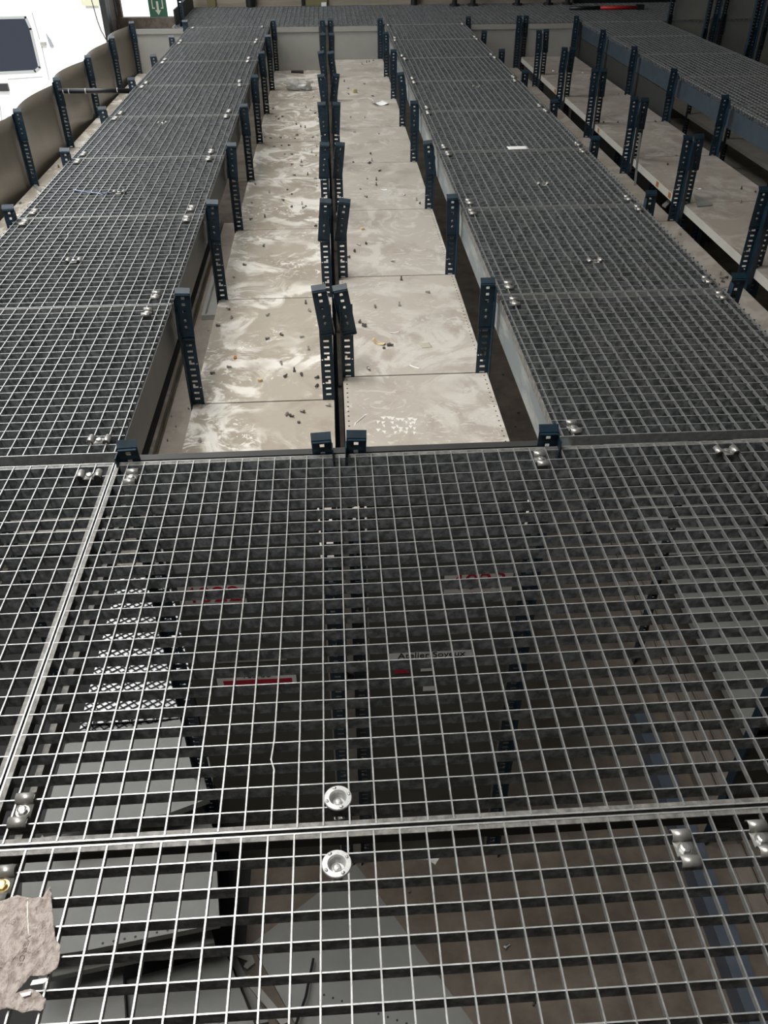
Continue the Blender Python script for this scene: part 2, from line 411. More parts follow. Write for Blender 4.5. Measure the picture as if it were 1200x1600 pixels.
def tl(row, k):
    T = {('CL', 0): -.05, ('CR', 0): .05, ('CL', 1): -.13, ('CR', 1): -.17, ('CL', 2): .10, ('CR', 2): .15, ('CL', 3): .08, ('CR', 3): .12,
         ('CL', 4): -.06, ('CR', 4): .07, ('CL', 5): -.10, ('CR', 5): .16, ('CL', 6): -.12, ('CR', 6): -.10, ('GL', 1): .04, ('GR', 3): -.12, ('GR', 2): -.03, ('GR', 5): -.12, ('GL', 2): .05}
    r = random.Random(hash(row)+k*13 if False else (ord(row[0])*7+ord(row[-1])*3+k*13))
    return T.get((row, k), r.uniform(-.05, .05))
XLO, XLI = -2.02, -1.43
ROWS = [('LO', XLO, 1, 3, 'outer left row holding bent brown panels'),
        ('LI', XLI, -1, 1, 'row behind the left long walkway'),
        ('GL', -.585, 1, 0, 'row between left walkway and cream shelves'),
        ('CL', -.030, -1, 0, 'left row of paired centre posts'),
        ('CR', .0, 1, 0, 'right row of paired centre posts'),
        ('GR', .565, -1, 0, 'row between beige shelves and right walkway'),
        ('RI', 1.435, 1, 0, 'row just right of the right walkway'),
        ('PL', 2.016, -1, 1, 'left row of paired posts right of walkway'),
        ('PR', 2.034, 1, 1, 'right row of paired posts right of walkway'),
        ('RO', 2.62, -1, 2, 'row along the blue beam at right')]
for row, x, sg, k0, desc in ROWS:
    for k in range(k0, NB+1):
        post(x, sg, Y0+k, 'blue slotted steel post, %s in the %s' % (nth(k-k0), desc), 'posts: '+desc, tl(row, k), random.uniform(-.004, .008))
for k, w in ((6, 'nearest'), (7, 'second nearest'), (8, 'third nearest')):
    post(3.56, 1, Y0+k, 'tall blue slotted post, %s of those rising beyond the far right walkway' % w, 'tall posts at the dark right side', 0, 0, True)
    post(4.10, -1, Y0+k, 'tall dark paired post, left one, %s pair at the dark right side' % w, 'tall posts at the dark right side', 0, 0, True)
    post(4.14, 1, Y0+k, 'tall dark paired post, right one, %s pair at the dark right side' % w, 'tall posts at the dark right side', 0, 0, True)
for k in (3, 4, 5):
    post(3.56, 1, Y0+k, 'dark post below the far right walkway holding dim shelves, %s one' % ('nearest', 'second nearest', 'third nearest')[k-3], 'posts below the far right walkway', 0, -.09)
post(-1.52, 1, YE+.1, 'tall blue post at the far left corner below the green exit sign', 'tall posts at the far left corner', 0, 0, True)

# ------------------------------------------------------------------ shelf boards
def board_mb(W, D, lip=.032, holes=False, t=.002):
    b = MB()
    if holes:
        hs = .014
        for xa, xb, xm in ((0, hs*1.6, hs), (W-hs*1.6, W, W-hs)):
            b2 = [xa, xm-.003, xm+.003, xb]
            b.box(b2[0], b2[1], 0, D, -t, 0); b.box(b2[2], b2[3], 0, D, -t, 0)
            y = 0; yy = .03
            while yy < D-.01:
                b.box(b2[1], b2[2], y, yy-.0035, -t, 0); y = yy+.0035; yy += .0335
            b.box(b2[1], b2[2], y, D, -t, 0)
        b.box(hs*1.6, W-hs*1.6, 0, D, -t, 0)
    else:
        b.box(0, W, 0, D, -t, 0)
    b.box(0, W, 0, t, -lip, -t); b.box(0, W, D-t, D, -lip, -t)
    b.box(0, t, t, D-t, -lip, -t); b.box(W-t, W, t, D-t, -lip, -t)
    return b
def shelf(label, x0, x1, y0, y1, z, m, group, holes=False, lip=.032, tilt=0):
    o = board_mb(x1-x0, y1-y0, lip, holes).obj('shelf_board', m); o.location = (x0, y0, z); o.rotation_euler = (0, tilt, 0)
    return tag(o, label, 'shelf', group)
G = .0025
for k in range(NB):
    ya, yb = Y0+k+(.042 if k == 0 else G+.003), Y0+k+1-G
    shelf('cream shelf board with swept dust left of the centre posts, %s one' % nth(k), -.581, -.034, ya, yb, ZL, SHL, 'left centre shelf boards')
    shelf('beige shelf board right of the centre posts, %s one' % nth(k), 0.004, .561, ya, yb, ZR, SHR, 'right centre shelf boards', holes=k < 3)
LIPS = {3: [(.19, .235), (.42, .465)], 4: [(.83, .87)], 6: [(.3, .36)], 7: [(.2, .26)]}
for k in range(0, NB):
    ya, yb = Y0+k+G+.003, Y0+k+1-G
    shelf('low beige shelf board beside the right long walkway, %s one' % nth(k), 1.439, 2.012, ya, yb, ZLOW, SHW, 'low shelf boards right of the right walkway')
    if k >= 1:
        o = shelf('raised beige shelf board between paired posts and far right walkway, %s one' % nth(k-1), 2.038, 2.616, ya, yb, ZR, SHW, 'raised shelf boards', lip=.045)
        e = MB().box(-.0006, -.0001, 0, yb-ya, -.045, 0).obj('front_edge', mat('pale_shelf_edge', (.56, .55, .50), .5, 0, .04, 6) if k == 1 else bpy.data.materials['pale_shelf_edge'], o)
        e['label'] = 'pale painted front edge'
        for a, c in LIPS.get(k, []):
            st = MB().box(-.0016, -.0006, a, c, -.037, -.006).obj('label_sticker', ORANGE, o); st['label'] = 'orange-brown sticker'
    if k >= 2:
        shelf('pale narrow shelf board behind the left long walkway, %s one' % nth(k-2), -2.016, -1.434, ya, yb, ZLOW, SHL, 'left side shelf boards')
        shelf('grey shelf board near the floor beyond the left aisle, %s one' % nth(k-2), -2.016, -1.434, ya, yb, -1.84, DIM, 'floor-level shelf boards of the left side', lip=.06)
# lower levels of the row right of the right walkway, and of the dim row below the far right walkway
for k in range(0, 3):
    shelf('grey lower shelf board seen through the near grating at right, %s one' % nth(k), 1.439, 2.018, Y0+k+.006, Y0+k+.9975, -1.3, GREY, 'lower shelf boards below the right walkway')
for k in range(1, NB):
    for z, lev in ((-.69, 'upper'), (-.95, 'middle'), (-1.3, 'lower')):
        if z == -.95 or z == -.69 or k < 4:
            shelf('dim grey shelf board below the far right walkway, %s level, %s bay' % (lev, nth(k-1)), 3.566, 4.096, Y0+k+.006, Y0+k+.9975, z, DIM, 'dim shelf boards below the far right walkway')

# ------------------------------------------------------------------ walkway beams
def channel(sgn, D, h=.115, w=.035):
    b = MB(); t = .003
    X = lambda a, c: (a, c) if sgn > 0 else (-c, -a)
    for za, zb, a, c in ((-BAR_H-h, -BAR_H, 0, t), (-BAR_H-h, -BAR_H-h+t, t, w), (-BAR_H-t, -BAR_H, t, w)):
        q = X(a, c); b.box(q[0], q[1], 0, D, za, zb)
    return b
for nm, x, sg, m, k0, desc in (('L', -.602, -1, GREYB, 0, 'dark grey beam along the inner edge of the left long walkway'),
                               ('R', .585, 1, PALEB, 0, 'pale blue-grey beam along the inner edge of the right long walkway'),
                               ('C', 2.658, 1, BLUEB, 2, 'blue-grey beam carrying the far right walkway'),
                               ('LO', -1.436, 1, GREYB, 2, 'beam below the outer edge of the left long walkway'),
                               ('RO', 1.424, -1, GREYB, 1, 'beam below the outer edge of the right long walkway')):
    for k in range(k0, NB):
        o = channel(sg, .994).obj('walkway_beam', m); o.location = (x, Y0+k+.003, 0)
        tag(o, desc+', %s section' % nth(k-k0), 'beam', 'walkway beams '+nm)
# thin galvanised edge plate on the right walkway, bent out at one bay
for k in range(NB):
    q = MB().box(-.0025, 0, 0, .985, -.034, -.004).obj('edge_strip', GALV); q.location = (.5825, Y0+k+.008, 0)
    tag(q, 'thin galvanised strip on the edge of the right walkway, %s section' % nth(k), 'edge strip', 'edge strips of the right walkway')
    q = MB().box(0, .0025, 0, .985, -.034, -.004).obj('edge_strip', GREYB); q.location = (-.5995, Y0+k+.008, 0)
    tag(q, 'thin dark strip on the edge of the left walkway, %s section' % nth(k), 'edge strip', 'edge strips of the left walkway')

# ------------------------------------------------------------------ panels
def panel(name, label, x0, x1, y, z0, z1, m, group=None, rail=True):
    b = MB(); b.box(x0, x1, y, y+.004, z0, z1)
    if rail: b.box(x0, x1, y-.012, y, z1-.045, z1)
    return tag(b.obj(name, m), label, 'panel', group)
panel('end_panel', 'light grey end panel closing the far end of the left centre shelves', -.530, -.098, YE+.004, FLOOR, -.012, ENDP, 'far end panels')
panel('end_panel', 'light grey end panel closing the far end of the right centre shelves', .056, .510, YE+.004, FLOOR, -.012, ENDP, 'far end panels')
panel('end_panel', 'light grey end panel below the green exit sign at far left', -1.964, -1.486, YE+.004, FLOOR, -.012, ENDP, 'far end panels')
panel('end_panel', 'light grey end panel behind the low shelf row right of the right walkway', 1.491, 1.960, YE+.004, FLOOR, -.012, ENDP, 'far end panels')
panel('end_panel', 'light grey end panel behind the raised shelf row with orange stickers', 2.090, 2.564, YE+.004, FLOOR, -.012, ENDP, 'far end panels')
panel('end_panel', 'grey upright panel left of the dark paired posts at top right', 3.62, 4.04, YE+.01, FLOOR, .0, DARKP, 'tall panels at the dark right side', False)
panel('end_panel', 'upper grey panel left of the dark paired posts at top right', 3.62, 4.04, YE+.01, .006, 1.5, DARKP, 'tall panels at the dark right side', False)
panel('end_panel', 'lower dim panel right of the dark paired posts at top right', 4.20, 5.4, YE+.01, FLOOR, .0, DARKP, 'tall panels at the dark right side', False)
panel('end_panel', 'upper dim panel right of the dark paired posts at top right', 4.20, 5.4, YE+.01, .006, 1.5, DARKP, 'tall panels at the dark right side', False)
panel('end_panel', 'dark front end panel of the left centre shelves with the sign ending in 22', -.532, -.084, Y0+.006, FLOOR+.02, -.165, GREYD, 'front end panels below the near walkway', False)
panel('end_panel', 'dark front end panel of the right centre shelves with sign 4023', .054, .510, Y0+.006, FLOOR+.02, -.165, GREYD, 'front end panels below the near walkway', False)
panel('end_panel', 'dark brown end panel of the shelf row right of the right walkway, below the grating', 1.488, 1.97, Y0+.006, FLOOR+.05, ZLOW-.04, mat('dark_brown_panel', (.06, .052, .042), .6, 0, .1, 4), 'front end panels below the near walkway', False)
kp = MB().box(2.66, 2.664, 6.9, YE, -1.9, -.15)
tag(kp.obj('back_panel', RUBBER_SHADE), 'black sheet closing the far part of the space below the far right walkway', 'panel')

# bent brown sheet panels on the left side
def bent_panel(k, label):
    n, mz = 14, 8; vs = []; fs = []; r = random.Random(k)
    top = .015; bot = ZLOW-.25
    for th in (0, .003):
        for i in range(n+1):
            u = i/n
            for j in range(mz+1):
                v = j/mz
                bulge = math.sin(PI*u)*(.085 if k % 2 else .06)*(.35+.65*abs(2*v-1)**1.2)
                z = bot+(top-bot)*v
                vs.append((-2.0285-th-bulge, Y0+k+.002+.996*u, z))
    o = (n+1)*(mz+1)
    q = lambda i, j, s: s*o+i*(mz+1)+j
    for i in range(n):
        for j in range(mz):
            fs.append((q(i,j,0), q(i+1,j,0), q(i+1,j+1,0), q(i,j+1,0))); fs.append((q(i,j,1), q(i,j+1,1), q(i+1,j+1,1), q(i+1,j,1)))
        fs.append((q(i,0,0), q(i,0,1), q(i+1,0,1), q(i+1,0,0))); fs.append((q(i,mz,0), q(i+1,mz,0), q(i+1,mz,1), q(i,mz,1)))
    for j in range(mz):
        fs.append((q(0,j,0), q(0,j+1,0), q(0,j+1,1), q(0,j,1))); fs.append((q(n,j,0), q(n,j,1), q(n,j+1,1), q(n,j+1,0)))
    b = MB().add(vs, fs)
    return tag(b.obj('side_panel', BROWNP, None, True), label, 'panel', 'bent brown side panels')
for k in range(2, NB):
    bent_panel(k, 'brown-grey sheet panel bowed outward between left outer posts, %s one' % nth(k-2))

# ------------------------------------------------------------------ grating clips
def clip_data():
    b = MB(); pts = []; r = .0078; w = .015; t = .002
    def hump(c, a0, a1):
        for i in range(9):
            a = a0+(a1-a0)*i/8; pts.append((c+r*math.cos(a), .001+r*math.sin(a)))
    hump(-.0222, PI*1.04, -.15); pts.extend([(-.0125, -.0035), (.0125, -.0035)]); hump(.0222, PI*1.15, -.04)
    n = len(pts); vs = []; fs = []
    nrm = []
    for i in range(n):
        a = pts[max(0, i-1)]; c = pts[min(n-1, i+1)]; d = Vector((c[0]-a[0], c[1]-a[1])).normalized(); nrm.append((-d.y, d.x))
    for i in range(n):
        for x in (-w, w):
            vs.append((x, pts[i][0], pts[i][1])); vs.append((x, pts[i][0]+nrm[i][0]*t, pts[i][1]+nrm[i][1]*t))
    for i in range(n-1):
        o = 4*i
        fs += [(o, o+2, o+6, o+4), (o+1, o+5, o+7, o+3), (o, o+4, o+5, o+1), (o+2, o+3, o+7, o+6)]
    fs += [(0, 1, 3, 2), (4*n-4, 4*n-2, 4*n-1, 4*n-3)]
    b.add(vs, fs)
    return b.data('saddle', CLIPM, True)
CLIP = clip_data()
cb = MB(); cb.hexa(.0085, 0, .006, n=6); cb.lathe([(0, .0075), (.005, .0072), (.0078, .006)], 12); cb.hexa(.011, -.0012, .0, n=14)
CBOLT = cb.data('bolt', ZINC)
def clip(x, y, label, group, turn=0, bolt_m=None):
    t = thing('grating_clip', label, 'clip', (x, y, 0), (0, 0, turn), group)
    inst('saddle', CLIP, t)
    o = inst('bolt', CBOLT, t, (0, 0, -.0012))
    if bolt_m:
        o.data = CBOLT.copy(); o.data.materials.clear(); o.data.materials.append(bolt_m); o['label'] = 'yellowish bolt'
    return t
T90 = PI/2
ng = 'clips of the near crosswise walkway'
for px, py, tn, lab, bmx in ((35, 1267, 0, 'galvanised saddle clip at the left, just above the near crosswise seam', None),
                        (205, 746, 0, 'saddle clip right of the lengthwise seam at the far edge of the near walkway', None),
                        (140, 743, T90, 'saddle clip left of the lengthwise seam, lying crosswise', None),
                        (845, 718, 0, 'saddle clip at the far edge of the near walkway below the right walkway', None),
                        (1135, 705, T90, 'crosswise saddle clip near the far right corner of the near walkway', None),
                        (1070, 1326, 0, 'left of the two large saddle clips at the right photo edge, near seam', None),
                        (1190, 1311, 0, 'right of the two large saddle clips at the right photo edge, near seam', None),
                        (3, 1384, 0, 'saddle clip with yellowish bolt beside the torn cardboard', BRASS)):
    p = on(px, py, 0); clip(p.x, p.y, lab, ng, tn, bmx)
for nm, xa, xb, lab, k0 in (('L', -1.372, -.668, 'left long walkway', 0), ('R', .627, 1.385, 'right long walkway', 0)):
    for k in range(k0, NB):
        for side, x in (('left', xa), ('right', xb)):
            for end, y in (('near', Y0+k+.078), ('far', Y0+k+.93)):
                if nm == 'L' and k == 0 and end == 'near': continue
                clip(x+random.uniform(-.008, .008), y, 'saddle clip at %s %s corner of the %s grating, %s' % (end, side, nth(k), lab), 'clips of the '+lab, random.uniform(-.06, .06))
for px, py, lab in ((155, 688, 'crosswise saddle clip on the near edge of the left long walkway'), (115, 408, 'crosswise saddle clip mid-panel on the second nearest left walkway grating'),
                    (186, 301, 'crosswise saddle clip mid-panel on the third nearest left walkway grating'), (254, 193, 'crosswise saddle clip mid-panel on the fourth nearest left walkway grating'),
                    (930, 408, 'crosswise saddle clip mid-panel on the second nearest right walkway grating'), (849, 288, 'crosswise saddle clip mid-panel on the third nearest right walkway grating'),
                    (745, 136, 'crosswise saddle clip mid-panel on the fifth nearest right walkway grating')):
    p = on(px, py, 0); clip(p.x, p.y, lab, 'crosswise clips on the long walkways', T90+random.uniform(-.1, .1))

# round clamp discs either side of the near seam
def disc(px, py, label, rz):
    p = on(px, py, .004)
    t = thing('round_clamp', label, 'clamp', (p.x, p.y, 0), (0, 0, rz), 'round clamps on the near seam')
    R = .0232
    b = MB(); b.lathe([(.0125, .0012), (.0145, .0045), (R-.001, .0042), (R, .0025), (R, .0012), (R-.002, .0010), (.0146, .0022), (.0136, -.012), (.0125, -.016), (0, -.016), (0, -.0135), (.0112, -.0135), (.0125, .0012)], 40)
    b.obj('disc', mat('bright_cast_zinc', (.56, .56, .55), .38, .5, .2, 90) if 'bright_cast_zinc' not in bpy.data.materials else bpy.data.materials['bright_cast_zinc'], t)
    h = MB(); h.hexa(.0066, -.0135, -.006); h.lathe([(0, -.0048), (.004, -.005), (.006, -.006)], 12); h.obj('bolt', ZINC, t)
    for i in range(4):
        a = PI/2*i+.2
        rv = MB(); rv.lathe([(0, .0016), (.0017, .0012), (.0026, 0)], 10)
        o = rv.obj('rivet', ZINC, t, True); o.location = (.0188*math.cos(a), .0188*math.sin(a), .0044); o.scale = (1, 1.35, 1); o.rotation_euler = (0, 0, a)
    hk = MB(); hk.box(-.007, -.0045, -.004, .004, -.05, -.0095); hk.box(.0045, .007, -.004, .004, -.05, -.0095); hk.box(-.009, .009, -.006, .006, -.053, -.05)
    hk.obj('hook_bolt', ZINC, t)
disc(528, 1246, 'round bright clamp disc just beyond the near crosswise seam', .1)
disc(526, 1349, 'round bright clamp disc on the near side of the crosswise seam', .35)

# ------------------------------------------------------------------ signs on the end panels under the near walkway
YP = Y0+.006
def sign(name, label, x0, x1, z0, z1, m=None, t=.002):
    o = thing(name, label, 'sign', ((x0+x1)/2, YP, (z0+z1)/2))
    MB().box(-(x1-x0)/2, (x1-x0)/2, -t, -.0002, -(z1-z0)/2, (z1-z0)/2).obj('plate', m or WSIGN, o)
    return o
s = sign('number_sign', 'white sign with large red number 4023 on the right dark end panel', .285, .495, -.535, -.445)
text_obj('red_digits', '4023', .088, RED, s, (0, -.0024, -.003), (PI/2, 0, 0), sx=1.0)
s = sign('number_sign', 'white sign with large red number 4022 on the left dark end panel', -.515, -.315, -.54, -.455)
text_obj('red_digits', '4022', .088, RED, s, (0, -.0024, -.003), (PI/2, 0, 0), sx=1.0)
s = sign('name_strip', 'long white strip lettered Atelier Soyeux on the right dark end panel', .117, .395, -.828, -.785, WHITE)
text_obj('lettering', 'Atelier Soyeux', .037, BLKT, s, (0, -.0024, 0), (PI/2, 0, 0))
s = sign('price_strip', 'white strip with black digits above a crimson bar on the left end panel', -.45, -.19, -.925, -.852, WHITE)
text_obj('digits', '165-56', .034, BLKT, s, (0, -.0024, .0235), (PI/2, 0, 0))
MB().box(-.11, .115, -.0028, -.002, -.034, .0035).obj('crimson_bar', RED, s)
o = MB().box(-.44, -.215, YP-.0016, YP-.0002, -.80, -.765).obj('clear_tape', mat('dull_tape', (.32, .32, .30), .3)); tag(o, 'strip of dull tape above the crimson bar strip', 'tape')
for i, (x0, x1, z0, z1, lab) in enumerate(((.222, .262, -.885, -.835, 'upper scrap of white tape below the Atelier Soyeux strip'), (.232, .275, -.985, -.925, 'lower scrap of white tape below the Atelier Soyeux strip'))):
    tag(MB().box(x0, x1, YP-.002, YP-.0002, z0, z1).obj('tape_scrap', WHITE), lab, 'tape', 'white tape scraps')
b = MB(); b.add([(.135, YP-.002, -.89), (.185, YP-.002, -.89), (.14, YP-.002, -.84), (.135, YP-.0002, -.89), (.185, YP-.0002, -.89), (.14, YP-.0002, -.84)], [(0,1,2),(5,4,3),(0,3,4,1),(1,4,5,2),(2,5,3,0)])
tag(b.obj('red_triangle', RED), 'small red triangle of torn film below the Atelier Soyeux strip', 'scrap')

# ------------------------------------------------------------------ stored stuff seen through the near gratings
def plate(label, px_pts, z, group='grey shelf boards stacked under the near walkway', lip=.03, m=None, slots=None, name='loose_shelf_board'):
    P = [on(x, y, z) for x, y in px_pts]; n = len(P)
    c = sum(P, Vector())/n
    t = thing(name, label, 'shelf board', (c.x, c.y, z-lip), group=group)
    poly = [(p.x-c.x, p.y-c.y) for p in P]
    e = MB(); ins = [(a*.994, b_*.994) for a, b_ in poly]
    for i in range(n):
        a, b_ = ins[i], ins[(i+1) % n]; d = Vector((b_[0]-a[0], b_[1]-a[1])); L = d.length; d /= L; nn = Vector((-d.y, d.x))*.0015
        e.prism([(a[0]-nn.x, a[1]-nn.y), (b_[0]-nn.x, b_[1]-nn.y), (b_[0]+nn.x, b_[1]+nn.y), (a[0]+nn.x, a[1]+nn.y)], 0, lip-.0015)
    e.obj('rim', m or GREY, t)
    h = MB().prism(poly, lip-.0015, lip); nf = len(h.f)
    if slots:                                                # row of small dark holes punched along one edge
        a, b_ = (Vector(poly[i]) for i in slots); d = (b_-a).normalized(); nn = Vector((-d.y, d.x)); nn = nn if nn.dot(-a) > 0 else -nn
        L = (b_-a).length; k = .03
        while k < L-.02:
            q = a+d*k+nn*.012; h.hexa(.0042, lip, lip+.0004, (q.x, q.y, 0), 10); k += .034
    ho = h.obj('top_sheet', m or GREY, t); ho.data.materials.append(BLKT)
    ho.data.polygons.foreach_set('material_index', [0 if i < nf else 1 for i in range(len(ho.data.polygons))])
    return t
plate('topmost grey board of the stack left of the front end panels', [(102,1163),(180,1139),(294,1122),(327,1247),(260,1272),(64,1300)], -1.35)
plate('grey board second in the stack left of the front end panels', [(98,1262),(300,1225),(336,1300),(343,1443),(140,1484),(30,1500),(36,1345)], -1.50, slots=(3, 4))
plate('lower grey board with pale rim right of the torn cardboard', [(70,1500),(190,1492),(196,1600),(60,1640)], -1.75)
plate('greenish grey board right of the pale rimmed board at the photo bottom', [(198,1530),(352,1488),(397,1600),(410,1640),(190,1660)], -1.82)
plate('grey board sticking out below the stack', [(60,1480),(330,1452),(335,1472),(60,1530)], -1.62)
plate('large grey board lying aslant on the floor below the round clamps', [(556,1350),(393,1475),(470,1615),(640,1680),(742,1603)], FLOOR+.022, 'large floor boards', .02)
plate('grey board with row of holes overlapping the large slanted board', [(496,1545),(560,1572),(690,1612),(640,1700),(470,1650),(480,1590)], FLOOR+.055, 'large floor boards', .03, slots=(0, 2))
for i in range(4):
    z = -1.95+i*.11
    c = on(190, 1215, -1.35)
    b = board_mb(.44+.02*i, .40, .03); o = b.obj('loose_shelf_board', GREY); o.location = (-1.09+.012*i, 1.63+.01*i, z); o.rotation_euler = (0, 0, .05*i-.08)
    tag(o, 'grey board buried in the stack left of the front end panels, %s from the floor' % ('first', 'second', 'third', 'fourth')[i], 'shelf board', 'buried stack boards')
blk = MB().box(-1.05, -.62, 1.68, 1.98, FLOOR, -1.985); tag(blk.obj('wooden_sleeper', PLANK), 'timber under the stack left of the front end panels', 'timber')
# stack of short gratings lying in the left aisle
def mesh_panel(label, x, y, z, rz):
    t = thing('mesh_panel', label, 'mesh panel', (x, y, z), (0, 0, rz), 'dark mesh panels stacked in the left aisle')
    W, D = .41, .84
    MB().box(0, W, 0, D, 0, .004).obj('backing_sheet', mat('bright_galvanised_sheet', (.62, .63, .64), .3, .5, 0, 60, col2=(.85, .86, .86)) if 'bright_galvanised_sheet' not in bpy.data.materials else bpy.data.materials['bright_galvanised_sheet'], t)
    b = MB()
    for sl in (.62, -.95):                                     # two families of slanting wires clipped to the rectangle
        c = -1.2
        while c < 2.2:
            pts = []
            for px_ in (0, W):
                yy = sl*px_+c
                if 0 <= yy <= D: pts.append((px_, yy))
            for yy in (0, D):
                xx = (yy-c)/sl
                if 0 < xx < W: pts.append((xx, yy))
            if len(pts) >= 2:
                (xa, ya), (xb, yb) = pts[0], pts[1]; d = Vector((xb-xa, yb-ya)); L = d.length
                if L > .01:
                    M = Matrix.Rotation(math.atan2(d.y, d.x), 3, 'Z'); b.obox(((xa+xb)/2, (ya+yb)/2, .0065), L, .0042, .005, M)
            c += .03
    b.obj('wire_mesh', BLK2, t)
    return t
for i in range(3):
    mesh_panel('mesh panel of slanting dark wires stacked in the left aisle, %s' % ('bottom one', 'middle one', 'topmost')[i], -1.085+.008*i, 2.09+.01*i, -1.40-.026*(2-i), .03*i-.04)
blk = MB().box(-1.08, -.68, 2.12, 2.88, FLOOR, -1.454); tag(blk.obj('dark_crate', BLK2), 'dark crate under the bright stacked gratings in the left aisle', 'crate')
# beam and planks in the right aisle
b = MB(); b.box(1.302, 1.384, .2, 2.45, FLOOR, FLOOR+.10)
tag(b.obj('floor_beam', mat('slate_blue_beam', (.085, .105, .135), .45, 0, .15, 8)), 'slate blue beam lying lengthwise on the floor at right under the grating', 'beam')
for i, (x0, x1) in enumerate(((1.49, 1.565), (1.572, 1.645), (1.652, 1.73))):
    for j, (ya, yb) in enumerate(((.2, 1.83), (1.86, 2.83), (2.86, 3.83))):
        yb2 = yb-random.uniform(0, .06)
        t = MB(); t.box(x0, x1, ya, yb2, FLOOR, FLOOR+.045); t.box(x0+.006, x1-.006, ya, yb2, FLOOR+.045, FLOOR+.05)
        tag(t.obj('floor_plank', PLANK), 'brown-grey plank on the floor beside the slate blue beam, %s row, %s from left' % (('nearest', 'middle', 'farthest')[j], ('first', 'second', 'third')[i]), 'plank', 'planks beside the slate blue beam')
# small things under the near gratings
def scrap(name, label, cat, pxs, z, m, th=.002, group=None):
    P = [on(x, y, z) for x, y in pxs]; c = sum(P, Vector())/len(P)
    o = MB().prism([(p.x-c.x, p.y-c.y) for p in P], 0, th).obj(name, m); o.location = (c.x, c.y, z)
    return tag(o, label, cat, group)
b = MB(); r_ = [on(490, 1500, FLOOR+.05), on(478, 1560, FLOOR+.05), on(462, 1605, FLOOR+.05)]
b = MB().tube([(p.x, p.y, FLOOR+.062) for p in r_], .005, 8); tag(b.obj('black_rod', BLACK), 'thin black rod lying across the large slanted board', 'rod')
scrap('metal_angle', 'small grey angle bracket left of the large slanted board', 'bracket', [(368,1490),(395,1496),(399,1508),(387,1518),(381,1514),(388,1505),(371,1499)], FLOOR, ENDP, .02)
scrap('metal_strip', 'narrow grey strip lying between the slanted board and the stack', 'strip', [(356,1490),(366,1489),(420,1600),(404,1604)], FLOOR, GREY, .02)
scrap('metal_strip', 'slim grey strip crossing toward the large slanted board', 'strip', [(378,1530),(390,1525),(452,1598),(440,1604)], FLOOR+.021, ENDP, .012)
scrap('paper_scrap', 'crumpled white scrap on the floor beneath the right front end panel', 'paper', [(632,1341),(660,1336),(688,1340),(680,1352),(668,1344)], FLOOR, WHITE, .006)
scrap('wood_chip', 'tan chip lying on the large slanted board', 'chip', [(568,1432),(572,1424),(581,1421),(581,1425),(572,1434)], FLOOR+.022, TAN, .006)

